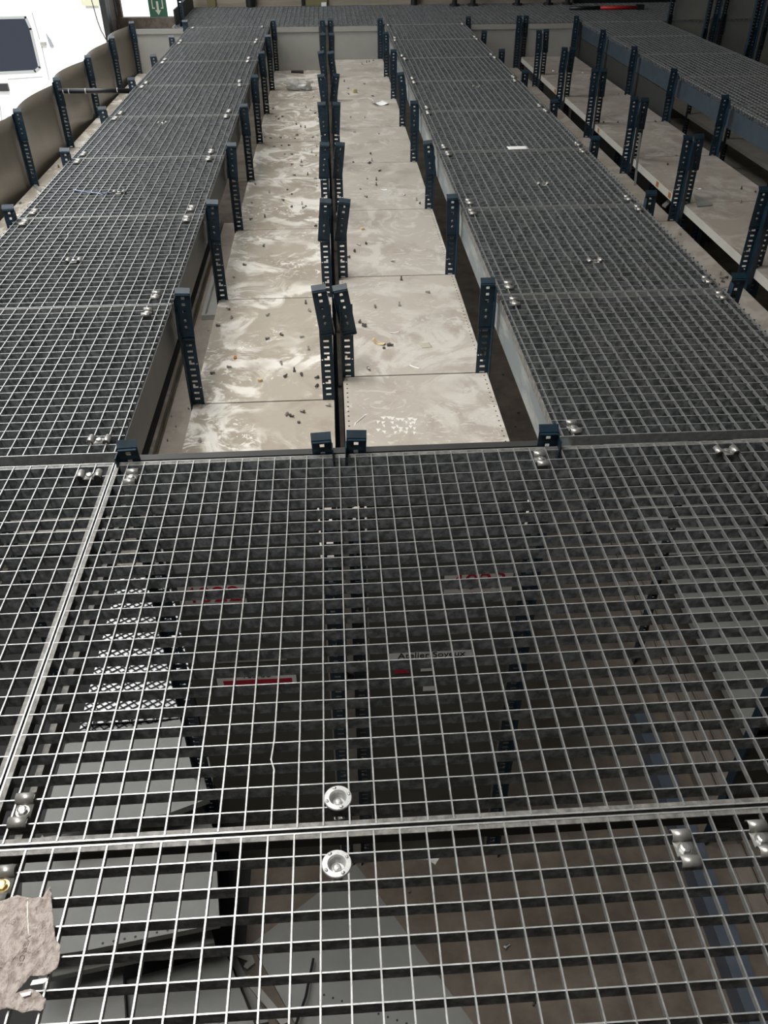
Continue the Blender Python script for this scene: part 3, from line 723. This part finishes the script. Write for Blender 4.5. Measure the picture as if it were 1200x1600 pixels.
# ------------------------------------------------------------------ loose bolts
lb = MB(); lb.hexa(.0062, -.003, .003); lb.lathe([(0, .0042), (.004, .0040), (.0062, .003)], 10); HEAD = [lb.data('head', ZINC), lb.data('head', DBOLT)]
ls = MB(); ls.tube([(0, 0, -.016), (0, 0, -.003)], .0038, 7); SHANK = [ls.data('shank', ZINC), ls.data('shank', DBOLT)]
LIST = [
 (ZL, 'cream shelf left of the centre posts', -1, [(312,691),(449,648),(454,651),(467,661),(475,645),(515,635)]),
 (ZL, 'cream shelf left of the centre posts', -1, [(478,475),(483,486),(417,494),(358,485),(362,497),(339,510),(439,524),(470,528),(416,531),(482,547),(330,585),(356,575),(460,581),(471,586),(445,590),(496,604),(497,591),(439,568)]),
 (ZL, 'cream shelf left of the centre posts', -1, [(412,386),(381,415),(365,434)]),
 (ZL, 'cream shelf left of the centre posts', -1, [(421,302),(393,318),(449,297),(456,304),(443,314),(456,324),(473,326),(478,323),(472,320),(414,340),(391,344),(494,354),(495,291),(399,289)]),
 (ZL, 'cream shelf left of the centre posts', -1, [(445,242),(457,242),(455,258),(471,254),(472,260),(461,275),(481,274),(494,280),(494,244),(487,239),(495,230),(429,230),(440,228),(451,228)]),
 (ZL, 'cream shelf left of the centre posts', -1, [(431,183),(435,187),(441,183),(463,191),(463,195),(470,199),(477,200),(413,215),(424,217),(439,216),(461,217),(465,212),(488,216),(497,213),(496,190),(498,184)]),
 (ZL, 'cream shelf left of the centre posts', -1, [(490,152),(478,169),(485,173),(426,171),(492,178)]),
 (ZR, 'beige shelf right of the centre posts', 1, [(670,458),(627,438),(586,480),(624,478),(562,505),(567,509),(571,511),(600,545),(606,541),(609,540),(575,577)]),
 (ZR, 'beige shelf right of the centre posts', 1, [(572,382),(562,384),(554,393),(546,403),(612,409)]),
 (ZR, 'beige shelf right of the centre posts', 1, [(592,268),(574,280),(588,282),(588,290),(573,309),(632,306),(651,314),(656,319),(578,255),(563,296)]),
 (ZR, 'beige shelf right of the centre posts', 1, [(579,241),(581,252),(577,256),(592,267),(552,254)]),
 (ZR, 'beige shelf right of the centre posts', 1, [(553,207),(592,210),(548,184),(570,184)]),
 (ZR, 'beige shelf right of the centre posts', 1, [(545,148),(583,151),(570,132),(538,128),(545,139)]),
 (ZR, 'beige shelf right of the centre posts', 1, [(567,101),(566,99),(573,98),(577,97),(583,95)]),
 (ZR, 'raised shelf with orange stickers', 1, [(1158,296),(1180,301),(1157,317)]),
 (ZR, 'raised shelf with orange stickers', 1, [(986,171),(965,192),(1024,191),(1056,244),(1043,258),(965,148),(943,192)]),
 (ZR, 'raised shelf with orange stickers', 1, [(909,115),(922,125),(864,112)]),
 (ZLOW, 'low shelf beside the right long walkway', 1, [(1062,367),(1125,430),(1129,436),(1136,435),(1128,441)]),
 (ZLOW, 'narrow shelf behind the left long walkway', -1, [(32,318),(22,330),(104,237),(108,233),(92,262)]),
 (FLOOR, 'brown floor under the nearest grating', 1, [(687,1488),(640,1394),(636,1380),(835,1566),(724,1565)]),
 (FLOOR, 'aisle floor left of the cream shelves', -1, [(262,690),(290,700),(275,668),(295,640),(325,518),(268,652)]),
 (FLOOR, 'aisle floor right of the beige shelves', 1, [(767,571),(786,586),(809,646),(805,667),(775,530)]),
]
from collections import defaultdict
byarea = defaultdict(list)
for z, area, _, pts in LIST:
    for x, y in pts: byarea[(z, area)].append(on(x, y, z))
for (z, area), pts in byarea.items():
    groups = defaultdict(list)
    for p in pts: groups[int(math.floor(p.y-Y0)) if z not in (FLOOR,) else 0].append(p)
    for k, ps in groups.items():
        ps.sort(key=lambda p: p.y)
        for i, p in enumerate(ps):
            kk = k
            if 'raised' in area: kk = k-1
            if 'narrow' in area: kk = k-2
            where = area if z == FLOOR else '%s %s' % (nth(max(0, kk)), area)
            yaw = random.uniform(0, 2*PI); v = random.random() < .55
            upright = random.random() < .25
            t = thing('loose_bolt', '%s loose bolt on the %s' % (nth(i), where), 'bolt', (p.x, p.y, z+(.0035 if upright else .0064)), (PI if upright else PI/2+.12, 0, yaw) if not upright else (PI, 0, yaw), 'loose bolts on the '+area)
            if upright: t.location.z = z+.0045
            inst('head', HEAD[v], t); 
            if not upright or random.random() < .7: inst('shank', SHANK[v], t)
p = on(789, 1482, FLOOR)
t = thing('loose_bolt', 'shiny bright bolt lying on the brown floor under the nearest grating', 'bolt', (p.x, p.y, FLOOR+.007), (PI/2+.1, 0, -1.1), 'loose bolts on the brown floor under the nearest grating'); t.scale = (1.3,)*3
inst('head', HEAD[0], t); inst('shank', SHANK[0], t)

# chips, papers, bits on the shelves
def chip(name, label, cat, x, y, z, m, sx, sy, h=.004, rz=0., group=None):
    p = on(x, y, z); b = MB(); r = random.Random(int(x*7+y)); n = 7
    poly = [(sx*.5*math.cos(2*PI*i/n)*r.uniform(.75, 1.1), sy*.5*math.sin(2*PI*i/n)*r.uniform(.75, 1.1)) for i in range(n)]
    b.prism(poly, 0, h); o = b.obj(name, m); o.location = (p.x, p.y, z); o.rotation_euler = (0, 0, rz)
    return tag(o, label, cat, group)
def leaf(name, label, cat, x, y, z, m, w, d, rz, curl=.0, group=None, sag=.0):
    """thin sheet with curled edges and real thickness"""
    p = on(x, y, z); n = 8; vs = []; fs = []; r = random.Random(int(x+y))
    for th in (0, .0012):
        for i in range(n+1):
            for j in range(n+1):
                u, v = i/n-.5, j/n-.5
                zz = curl*(2*abs(u))**2*(1 if u < 0 else .3)+sag*math.sin(5*u+2)*math.cos(4*v)+abs(sag)
                vs.append((u*w, v*d, zz+th))
    o_ = (n+1)**2; q = lambda i, j, s: s*o_+i*(n+1)+j
    for i in range(n):
        for j in range(n):
            fs.append((q(i,j,0), q(i,j+1,0), q(i+1,j+1,0), q(i+1,j,0))); fs.append((q(i,j,1), q(i+1,j,1), q(i+1,j+1,1), q(i,j+1,1)))
    for i in range(n):
        fs += [(q(i,0,0), q(i+1,0,0), q(i+1,0,1), q(i,0,1)), (q(i,n,0), q(i,n,1), q(i+1,n,1), q(i+1,n,0)),
               (q(0,i,0), q(0,i,1), q(0,i+1,1), q(0,i+1,0)), (q(n,i,0), q(n,i+1,0), q(n,i+1,1), q(n,i,1))]
    o = MB().add(vs, fs).obj(name, m, None, True); o.location = (p.x, p.y, z); o.rotation_euler = (0, 0, rz)
    return tag(o, label, cat, group)
chip('rust_chip', 'rusty orange flake on the second nearest cream shelf left of the centre posts', 'chip', 368, 560, ZL, ORANGE, .016, .022, .008)
chip('wood_chip', 'tan wood chip on the second nearest cream shelf, near its front edge', 'chip', 406, 596, ZL, TAN, .02, .02, .012)
leaf('paper_curl', 'tan paper curl beside loose bolts on the second nearest beige shelf', 'paper', 592, 537, ZR, TAN, .055, .02, -.5, .018)
leaf('paper_square', 'greyish square of paper on the second nearest beige shelf', 'paper', 665, 540, ZR, mat('grey_green_paper', (.38, .36, .28), .9), .042, .042, .2)
chip('wood_chip', 'yellowish chip on the third nearest beige shelf', 'chip', 566, 359, ZR, TAN, .028, .03, .012)
leaf('white_scrap', 'white paper scrap on the fourth nearest beige shelf', 'paper', 600, 297, ZR, WHITE, .04, .02, .1, .006)
leaf('white_scrap', 'thin white twist on the second nearest beige shelf near its front edge', 'paper', 648, 574, ZR, WHITE, .045, .007, -.6, .004)
leaf('white_scrap', 'narrow white sliver on the second nearest beige shelf beside the bolts', 'paper', 617, 520, ZR, WHITE, .04, .005, .3, .004)
chip('foil_scrap', 'pale gold crumpled scrap on a far beige shelf right of the centre posts', 'scrap', 554, 145, ZR, mat('gold_foil', (.7, .6, .35), .35, .4, .2, 60), .05, .05, .03)
leaf('booklet', 'white booklet lying open on the far beige shelf near the right posts', 'paper', 591, 163, ZR, WHITE, .14, .12, .35, .05)
leaf('white_card', 'white card lying on the grating of the right long walkway', 'paper', 809, 231, .0015, WHITE, .115, .062, .04)
scrap('pipe_offcut', 'dark flat bar lying on the far cream shelf before the end panel', 'bar', [(455,112),(474,112),(474,115),(455,114)], ZL, BLK2, .012)
leaf('white_scrap', 'white bit of paper behind the paired posts on the nearest raised shelf', 'paper', 1091, 296, ZR, WHITE, .04, .02, .3, .01)
leaf('tan_scrap', 'reddish tan scrap in the middle of a cream shelf', 'paper', 454, 252, ZL, mat('pink_tan', (.6, .42, .32), .8), .035, .016, .2, .006)
# boot print: pale dust on the nearest right shelf
bp = MB(); r = random.Random(3)
for i in range(9):
    for j in range(4):
        if r.random() < .25: continue
        x = 592+i*7+r.uniform(-2, 2); y = 652+j*7+r.uniform(-2, 2)+i*.4; w = r.uniform(2, 4)
        if j == 0: w = 4.5
        a = [on(x-w, y-2, ZR), on(x+w, y-2, ZR), on(x+r.uniform(-2, 2), y+2.5, ZR)]
        bp.add([(q.x, q.y, ZR+.0004) for q in a]+[(q.x, q.y, ZR) for q in a], [(2, 1, 0), (3, 4, 5), (0, 1, 4, 3), (1, 2, 5, 4), (2, 0, 3, 5)])
for i in range(6):
    x = 555+i*3; y = 664-i*2.5; a = [on(x, y-4, ZR), on(x+5, y-5, ZR), on(x-3, y+3, ZR)]
    bp.add([(q.x, q.y, ZR+.0004) for q in a]+[(q.x, q.y, ZR) for q in a], [(2, 1, 0), (3, 4, 5), (0, 1, 4, 3), (1, 2, 5, 4), (2, 0, 3, 5)])
tag(bp.obj('boot_print', DUST), 'pale dusty boot print on the nearest beige shelf right of the centre posts', 'footprint', kind='stuff')

# crumpled clear plastic bag
def blob(name, label, cat, x, y, z, m, sx, sy, sz, seed, amp=.35, rz=0):
    p = on(x, y, z); r = random.Random(seed); n, k = 26, 14; vs = []; fs = []
    ph = [(r.uniform(2, 7), r.uniform(0, 6), r.uniform(2, 7), r.uniform(0, 6)) for _ in range(6)]
    for j in range(k+1):
        t = PI*j/k
        for i in range(n):
            a = 2*PI*i/n
            f = 1+amp*sum(math.sin(q[0]*a+q[1])*math.sin(q[2]*t+q[3]) for q in ph)/3+r.uniform(-.05, .05)
            vs.append((sx*math.sin(t)*math.cos(a)*f, sy*math.sin(t)*math.sin(a)*f, max(.001, sz*(1+math.cos(t)*f))))
    for j in range(k):
        for i in range(n): fs.append((j*n+i, (j+1)*n+i, (j+1)*n+(i+1) % n, j*n+(i+1) % n))
    o = MB().add(vs, fs).obj(name, m); o.location = (p.x, p.y, z); o.rotation_euler = (0, 0, rz)
    return tag(o, label, cat)
blob('plastic_bag', 'crumpled clear plastic bag on the far cream shelf left of the centre posts', 'bag', 467, 141, ZL, PLAST, .13, .06, .045, 5, .4, -.1)

# metal bits near the paired posts
a, c = on(992, 290, ZLOW), None
b = MB(); top = Vector((a.x+.012, a.y+.10, -.12)); d = (top-a)
b.add([(a.x-.007, a.y, ZLOW), (a.x+.007, a.y, ZLOW), (a.x+.007, a.y+.004, ZLOW), (a.x-.007, a.y+.004, ZLOW)]+[(top.x-.007, top.y, top.z), (top.x+.007, top.y, top.z), (top.x+.007, top.y+.004, top.z), (top.x-.007, top.y+.004, top.z)],
      [(3,2,1,0),(4,5,6,7),(0,1,5,4),(1,2,6,5),(2,3,7,6),(3,0,4,7)])
tag(b.obj('metal_strip', GREY), 'thin grey metal strip leaning beside the paired posts on the low shelf', 'strip')
scrap('gusset_plate', 'pale triangular plate on the raised shelf behind the nearest visible paired posts', 'plate', [(1083,304),(1113,319),(1112,322),(1090,324)], ZR, GREY, .006)
scrap('metal_strip', 'pale offcut strip lying on the low shelf left of the paired posts', 'strip', [(1034,322),(1040,325),(1054,311),(1049,309)], ZLOW, GREY, .008)
b = MB().tube([on(x, y, .004) for x, y in ((114,296),(128,299),(150,301),(160,304),(170,299))], .0022, 6)
tag(b.obj('wire_offcut', BLUEW), 'pale blue wire lying on the third nearest grating of the left walkway', 'wire')
for pts, lab in (([(45,286),(49,283),(66,297),(62,300)], 'small pale metal brace at the foot of the nearest left outer post'), ([(152,176),(155,173),(163,181),(160,184)], 'small pale metal brace behind the left walkway below the black pipe')):
    scrap('metal_brace', lab, 'brace', pts, ZLOW, ENDP, .006)
scrap('pale_board', 'pale board lying beyond the dark mesh panels in the left aisle', 'board', [(203,828),(214,828),(229,890),(184,890)], FLOOR+.003, SHW, .03)
# white tray on the aisle floor at left
t = thing('metal_tray', 'pale grey metal tray lying on the aisle floor left of the cream shelves', 'tray', (-1.26, 7.15, FLOOR))
b = MB(); b.box(0, .5, 0, .95, .0, .004); b.obj('base', mat('pale_tray_paint', (.66, .66, .63), .5, 0, .03, 6), t)
b = MB(); b.box(0, .5, 0, .03, .004, .05); b.box(0, .5, .92, .95, .004, .05); b.box(0, .03, .03, .92, .004, .05); b.box(.47, .5, .03, .92, .004, .05); b.obj('rim', bpy.data.materials['pale_tray_paint'], t)

# torn cardboard at the bottom left
def cardboard():
    out = [(-60,1400),(8,1408),(20,1402),(28,1400),(44,1404),(62,1406),(68,1404),(74,1394),(79,1386),(82,1401),(81,1404),(83,1425),(85,1447),(87,1470),(92,1474),(95,1478),(94,1500),(90,1513),(86,1516),(80,1522),(70,1526),(48,1526),(44,1532),(30,1548),(24,1554),(48,1546),(62,1553),(73,1563),(70,1576),(64,1581),(50,1580),(36,1584),(22,1578),(12,1577),(-60,1590)]
    P = [on(x, y, .006) for x, y in out]
    c = on(30, 1490, .006)
    poly = [Vector((p.x, p.y)) for p in P]
    def inside(x, y):
        k = False; n = len(poly)
        for i in range(n):
            a, b_ = poly[i], poly[(i+1) % n]
            if (a.y > y) != (b_.y > y) and x < (b_.x-a.x)*(y-a.y)/(b_.y-a.y)+a.x: k = not k
        return k
    import mathutils.geometry as mg
    from mathutils import noise
    pts = []
    for i in range(len(poly)):
        a, b_ = poly[i], poly[(i+1) % len(poly)]; n = max(1, int((b_-a).length/.006))
        for k in range(n): pts.append(a.lerp(b_, k/n))
    nb = len(pts); edges = [(i, (i+1) % nb) for i in range(nb)]
    xs = [p.x for p in poly]; ys = [p.y for p in poly]; st = .0036
    y = min(ys)
    while y < max(ys):
        x = min(xs)
        while x < max(xs):
            q = Vector((x+random.uniform(-.001, .001), y+random.uniform(-.001, .001)))
            if inside(q.x, q.y) and all((q-e).length > .0024 for e in pts[:nb:2]): pts.append(q)
            x += st
        y += st
    zf = lambda x, y: .0035*noise.noise((x*45, y*45, 0))+.0045*abs(noise.noise((x*100, y*70, 3)))+.0032*abs(noise.noise((x*190, y*150, 5)))+.004+.010*max(0, noise.noise((x*20, y*20, 8)))
    V, E, Fc, *_ = mg.delaunay_2d_cdt(pts, edges, [], 1, 1e-6)
    vs = []; fs = []; n = len(V)
    for th in (0, .0016):
        for v in V:
            z = zf(v.x, v.y)
            vs.append((v.x-c.x, v.y-c.y, z+th)); continue
    cnt = {}
    for f in Fc:
        f = tuple(f); fs.append(f[::-1]); fs.append(tuple(i+n for i in f))
        for i in range(3): cnt[(f[i], f[(i+1) % 3])] = 1
    for (a, b_) in cnt:
        if (b_, a) not in cnt: fs.append((a, b_, b_+n, a+n))
    o = MB().add(vs, fs).obj('cardboard_piece', CARD, None, True); o.location = (c.x, c.y, .0015)
    tag(o, 'torn crumpled brown cardboard lying on the nearest grating at bottom left', 'cardboard')
    wh = MB()
    for pl in ([(50,1530),(72,1526),(74,1530),(66,1535),(46,1538)], [(30,1551),(48,1547),(46,1553),(34,1556)]):
        q = [on(x, y_, .018) for x, y_ in pl]; wh.prism([(p.x-c.x, p.y-c.y) for p in q], .012, .0135)
    tx = text_obj('faint_print', 'VERGE', .0115, mat('faint_brown_print', (.30, .25, .22), .9), o, (0, 0, 0), (0, 0, 0))
    a_ = on(38, 1488, .006); M = Matrix.Rotation(-PI/2-.06, 2)
    for v in tx.data.vertices:
        q = M @ Vector((v.co.x*1.25, v.co.y*.8)); X, Y = a_.x+q.x, a_.y+q.y
        v.co = (X-c.x, Y-c.y, zf(X, Y)+.0019+v.co.z)
    fl = MB(); p0, p1 = on(44, 1405, .006), on(46, 1462, .006); pts = [p0.lerp(p1, k/24) for k in range(25)]
    fl.tube([(p.x-c.x, p.y-c.y, zf(p.x, p.y)+.0012) for p in pts], .0009, 5); fl.obj('torn_slit', WHITE, o)['label'] = 'pale torn slit'
    w = wh.obj('white_inner_layer', WHITE, o); w['label'] = 'white torn inner layer'
    return o
cardboard()

# conduit between the left posts
py_ = Y0+5-.05
t = thing('conduit_pipe', 'black pipe running crosswise between left posts with white cable ties', 'pipe', (0, py_, 0))
MB().tube([(-1.985, 0, -.018), (-1.47, 0, -.026)], .017, 12).obj('tube', BLACK, t, True)
for x in (-1.95, -1.91, -1.79, -1.56):
    o = MB(); o.lathe([(.0172, -.002), (.0184, -.002), (.0184, .002), (.0172, .002), (.0172, -.002)], 12); q = o.obj('cable_tie', WHITE, t); q.location = (x, 0, -.021); q.rotation_euler = (0, PI/2, 0)

# ------------------------------------------------------------------ far end
for x, w, lab in ((-.905, .055, 'left'), (1.035, .04, 'right')):
    tag(MB().tube([(x, WY-.07, .0), (x, WY-.07, 3.0)], w, 16).obj('standpipe', BLK2), 'dark round pipe standing at the far wall, the %s one' % lab, 'pipe', 'standpipes')
tag(MB().box(-.26, -.0, WY-.035, WY-.002, .0, 1.2).obj('olive_board', OLIVE), 'olive green board leaning flat on the far wall', 'board')
tag(MB().box(-.305, -.268, WY-.05, WY-.002, .0, 2.5).obj('wall_post', BLK2), 'thin black upright left of the olive board', 'upright')
tag(MB().box(-1.42, -1.32, WY-.03, WY-.002, 0, .9).obj('olive_board', OLIVE), 'narrow olive strip at the far left end of the far wall', 'board')
tag(MB().box(-.07, -.01, WY-.11, WY-.05, .0, .035).obj('white_block', WHITE), 'small white block on the far walkway below the olive board', 'block')
tag(MB().box(-1.585, -1.57, YE+.15, 11.45, 0, .14).obj('kick_plate', BLK2), 'dark kick plate along the left end of the far walkway', 'kick plate')
# dark machine feet and tools on the far walkway at right
def stick(label, name, pts, r, m, cat):
    return tag(MB().tube(pts, r, 10).obj(name, m, None, True), label, cat)
a, c = on(890, 13, .02), on(1005, 13, .02)
t = thing('bolt_cutter', 'long tool with red and black handles lying on the far walkway', 'tool', (a.x, a.y, .0))
L = c.x-a.x
MB().tube([(0, 0, .022), (L*.42, -.01, .022)], .019, 10).obj('black_grip', BLACK, t, True)
MB().tube([(L*.42, -.01, .022), (L*.93, -.02, .022)], .018, 10).obj('red_bar', REDT, t, True)
MB().box(L*.93, L*1.03, -.045, .02, .002, .05).obj('head', BLK2, t)
for i, x in enumerate((1.5, 1.72, 2.25, 2.62, 2.85)):
    t = thing('machine_foot', 'dark machine foot on the far walkway near the far wall, %s from left' % ('first', 'second', 'third', 'fourth', 'fifth')[i], 'machine foot', (x, 11.32, 0), group='dark machine feet')
    MB().hexa(.06, 0, .02, n=16).obj('base', BLK2, t); MB().hexa(.03, .02, .35, n=12).obj('stem', BLK2, t)
tag(MB().box(2.95, 4.55, 11.42, 11.5, 0, 1.3).obj('dark_cabinet', BLK2), 'dark cabinet front behind the long red and black tool', 'cabinet')

# exit sign hanging in the far left window
t = thing('exit_sign', 'green exit sign with white down arrow hanging in the far left window', 'sign', (-2.0, WY-.045, -.095))
MB().box(-.105, .105, 0, .012, 0, .42).obj('plate', GREEN, t)
ar = MB()
def flat(poly): 
    n = len(poly); vs = [(x, -.002, z) for x, z in poly]+[(x, 0, z) for x, z in poly]
    ar.add(vs, [tuple(range(n)), tuple(range(2*n-1, n-1, -1))]+[(i, n+i, n+(i+1) % n, (i+1) % n) for i in range(n)])
flat([(-.012, .16), (-.012, .07), (-.034, .07), (0, .02), (.034, .07), (.012, .07), (.012, .16)])
flat([(-.066, .2), (-.066, .085), (-.034, .085), (-.034, .097), (-.054, .097), (-.054, .2)])
flat([(.066, .2), (.054, .2), (.054, .097), (.036, .097), (.036, .085), (.066, .085)])
flat([(-.05, .21), (.05, .21), (.05, .22), (-.05, .22)])
ar.obj('pictogram', CREAM, t)
# chain beside the gate jamb
ch = MB()
for i in range(70):
    z = -.3+i*.022
    ch.tube([(-2.41+.006*math.cos(a_), 11.2+(.006*math.sin(a_) if i % 2 else 0), z+(.011*math.sin(a_))) for a_ in [2*PI*q/8 for q in range(9)]], .0022, 5, False)
tag(ch.obj('gate_chain', BLK2), 'dark hanging chain beside the gate at far left', 'chain')
b = MB().tube([onY(x, y, 10.4) for x, y in ((138,-40),(143,0),(147,14),(152,32),(158,48),(166,62))], .005, 6)
tag(b.obj('hanging_cable', BLK2, None, True), 'thin cable hanging in the bright gate opening', 'cable')

# ------------------------------------------------------------------ white van outside
VY = 12.5
t = thing('white_van', 'white van parked outside the open gate at top left', 'van', (0, VY, FLOOR-.02))
def side(pts, y0, y1, name, m, bev=0):
    n = len(pts); vs = [(x, y0, z) for x, z in pts]+[(x, y1, z) for x, z in pts]
    b = MB().add(vs, [tuple(range(n)), tuple(range(2*n-1, n-1, -1))]+[(i, n+i, n+(i+1) % n, (i+1) % n) for i in range(n)])
    o = b.obj(name, m, t)
    if bev:
        md = o.modifiers.new('bevel', 'BEVEL'); md.width = bev; md.segments = 3; md.limit_method = 'ANGLE'
    return o
def vz(x, y): q = onY(x, y, VY); return (q.x, q.z-FLOOR+.02)
X1 = vz(78, 118)[0]
side([(-8, .35), (X1+.35, .35), (X1+.42, .8), (X1+.36, 1.1), (X1+.1, 1.9), (X1-.2, 2.25), (-8, 2.3)], 0, 1.9, 'body', CARW, .06)
w = [vz(-90, 30), vz(40, 27), vz(48, 45), vz(62, 105), vz(55, 111), vz(-90, 118)]
side(w, -.006, .02, 'side_window', GLASS)
fr = MB()
for i in range(len(w)):
    a, c = Vector(w[i]), Vector(w[(i+1) % len(w)]); d = (c-a).normalized(); nn = Vector((-d.y, d.x))*.014; a -= d*.01; c += d*.01
    q = [a-nn, c-nn, c+nn, a+nn]; vs = [(p.x, -.012, p.y) for p in q]+[(p.x, .0, p.y) for p in q]
    fr.add(vs, [(0,1,2,3),(7,6,5,4),(0,4,5,1),(1,5,6,2),(2,6,7,3),(3,7,4,0)])
fr.obj('window_seal', mat('grey_seal', (.35, .37, .37), .5), t)
sm = MB()
for a, c in (((50, 20), (62, 62)), ((65, 72), (77, 125)), ((12, 124), (66, 120)), ((0, 165), (4, 200))):
    A, C = vz(*a), vz(*c); d = (Vector(C)-Vector(A)).normalized(); nn = Vector((-d.y, d.x))*.005
    q = [Vector(A)-nn, Vector(C)-nn, Vector(C)+nn, Vector(A)+nn]
    sm.add([(p.x, -.002, p.y) for p in q]+[(p.x, .002, p.y) for p in q], [(0,1,2,3),(7,6,5,4),(0,4,5,1),(1,5,6,2),(2,6,7,3),(3,7,4,0)])
sm.obj('door_seams', mat('grey_seam', (.3, .3, .3), .7), t)
h = vz(6, 136); hd = MB(); hd.obox((h[0]-.02, -.02, h[1]), .17, .04, .09); hd.obj('door_handle', BLACK, t)
h = vz(68, 68); hd = MB(); hd.obox((h[0], -.015, h[1]), .07, .03, .035); hd.obj('hinge', ENDP, t)
h = [vz(72, 52), vz(79, 62), vz(84, 72), vz(79, 73)]; side(h, -.02, .0, 'tail_lamp', mat('blue_grey_lens', (.25, .28, .31), .2))
for x in (-7.0, X1-.55):
    wb = MB(); wb.lathe([(0, .0), (.19, .0), (.2, -.02), (.34, -.02), (.35, .05), (.35, .2), (0, .2)], 28); o = wb.obj('wheel', RUBBER_SHADE, t, True); o.location = (x, .02, .35); o.rotation_euler = (-PI/2, 0, 0)
pl = thing('yard_sign', 'pale plate outside at the top of the gate opening', 'plate', (-3.4, 16, .0))
A, C = onY(122, -20, 16), onY(158, 9, 16)
pl.location = (0, 16, 0)
MB().box(A.x, C.x, 0, .03, C.z, A.z).obj('board', mat('cream_board', (.62, .60, .45), .6), pl); MB().box(A.x+.05, C.x-.05, .03, .09, FLOOR-.02, A.z).obj('stand', OUTC, pl)

# ------------------------------------------------------------------ light
W = bpy.data.worlds.new('sky'); S.world = W; W.use_nodes = True
bg = W.node_tree.nodes['Background']; bg.inputs['Color'].default_value = (.93, .97, 1.0, 1); bg.inputs['Strength'].default_value = 1.5
sun = bpy.data.lights.new('sun', 'SUN'); sun.energy = 3.0; sun.angle = .02; sun.color = (1, .97, .92)
so = bpy.data.objects.new('sun', sun); COL.objects.link(so); so.rotation_euler = Vector((-.10, .62, -.80)).to_track_quat('-Z', 'Y').to_euler()
def area(name, loc, tgt, sx, sy_, e, col=(1, 1, 1), spread=PI):
    l = bpy.data.lights.new(name, 'AREA'); l.shape = 'RECTANGLE'; l.size = sx; l.size_y = sy_; l.energy = e; l.color = col
    o = bpy.data.objects.new(name, l); COL.objects.link(o); o.location = loc
    o.rotation_euler = (Vector(tgt)-Vector(loc)).to_track_quat('-Z', 'Y').to_euler(); l.spread = spread; return o
# two roof lights over the hall and the daylight of the open gate on the left
area('overhead_light', (-1.5, 3.2, 4.5), (-.5, 3.4, 0), 1.6, 3.6, 185, (1, .98, .95), 2.1)
area('overhead_light', (-1.5, 8.2, 4.5), (-.5, 8.3, 0), 1.6, 4.0, 165, (1, .98, .95), 2.15)
area('overhead_light', (-1.1, .7, 4.5), (-.6, .9, 0), 1.6, 1.4, 75, (1, .98, .95), 1.9)  # added fill to brighten the front walkway, no known roof light there
area('gate_daylight', (-2.55, 6.8, 2.0), (0, 6.8, 0), 8.0, 2.6, 60, (.95, .98, 1))

S.view_settings.view_transform = 'Standard'; S.view_settings.look = 'None'
S.view_settings.exposure = 0; S.view_settings.gamma = 1; S.view_settings.use_curve_mapping = False
S.cycles.use_denoising = True
S.cycles.max_bounces = 6; S.cycles.diffuse_bounces = 3; S.cycles.glossy_bounces = 3; S.cycles.transparent_max_bounces = 6
S.cycles.sample_clamp_indirect = 6
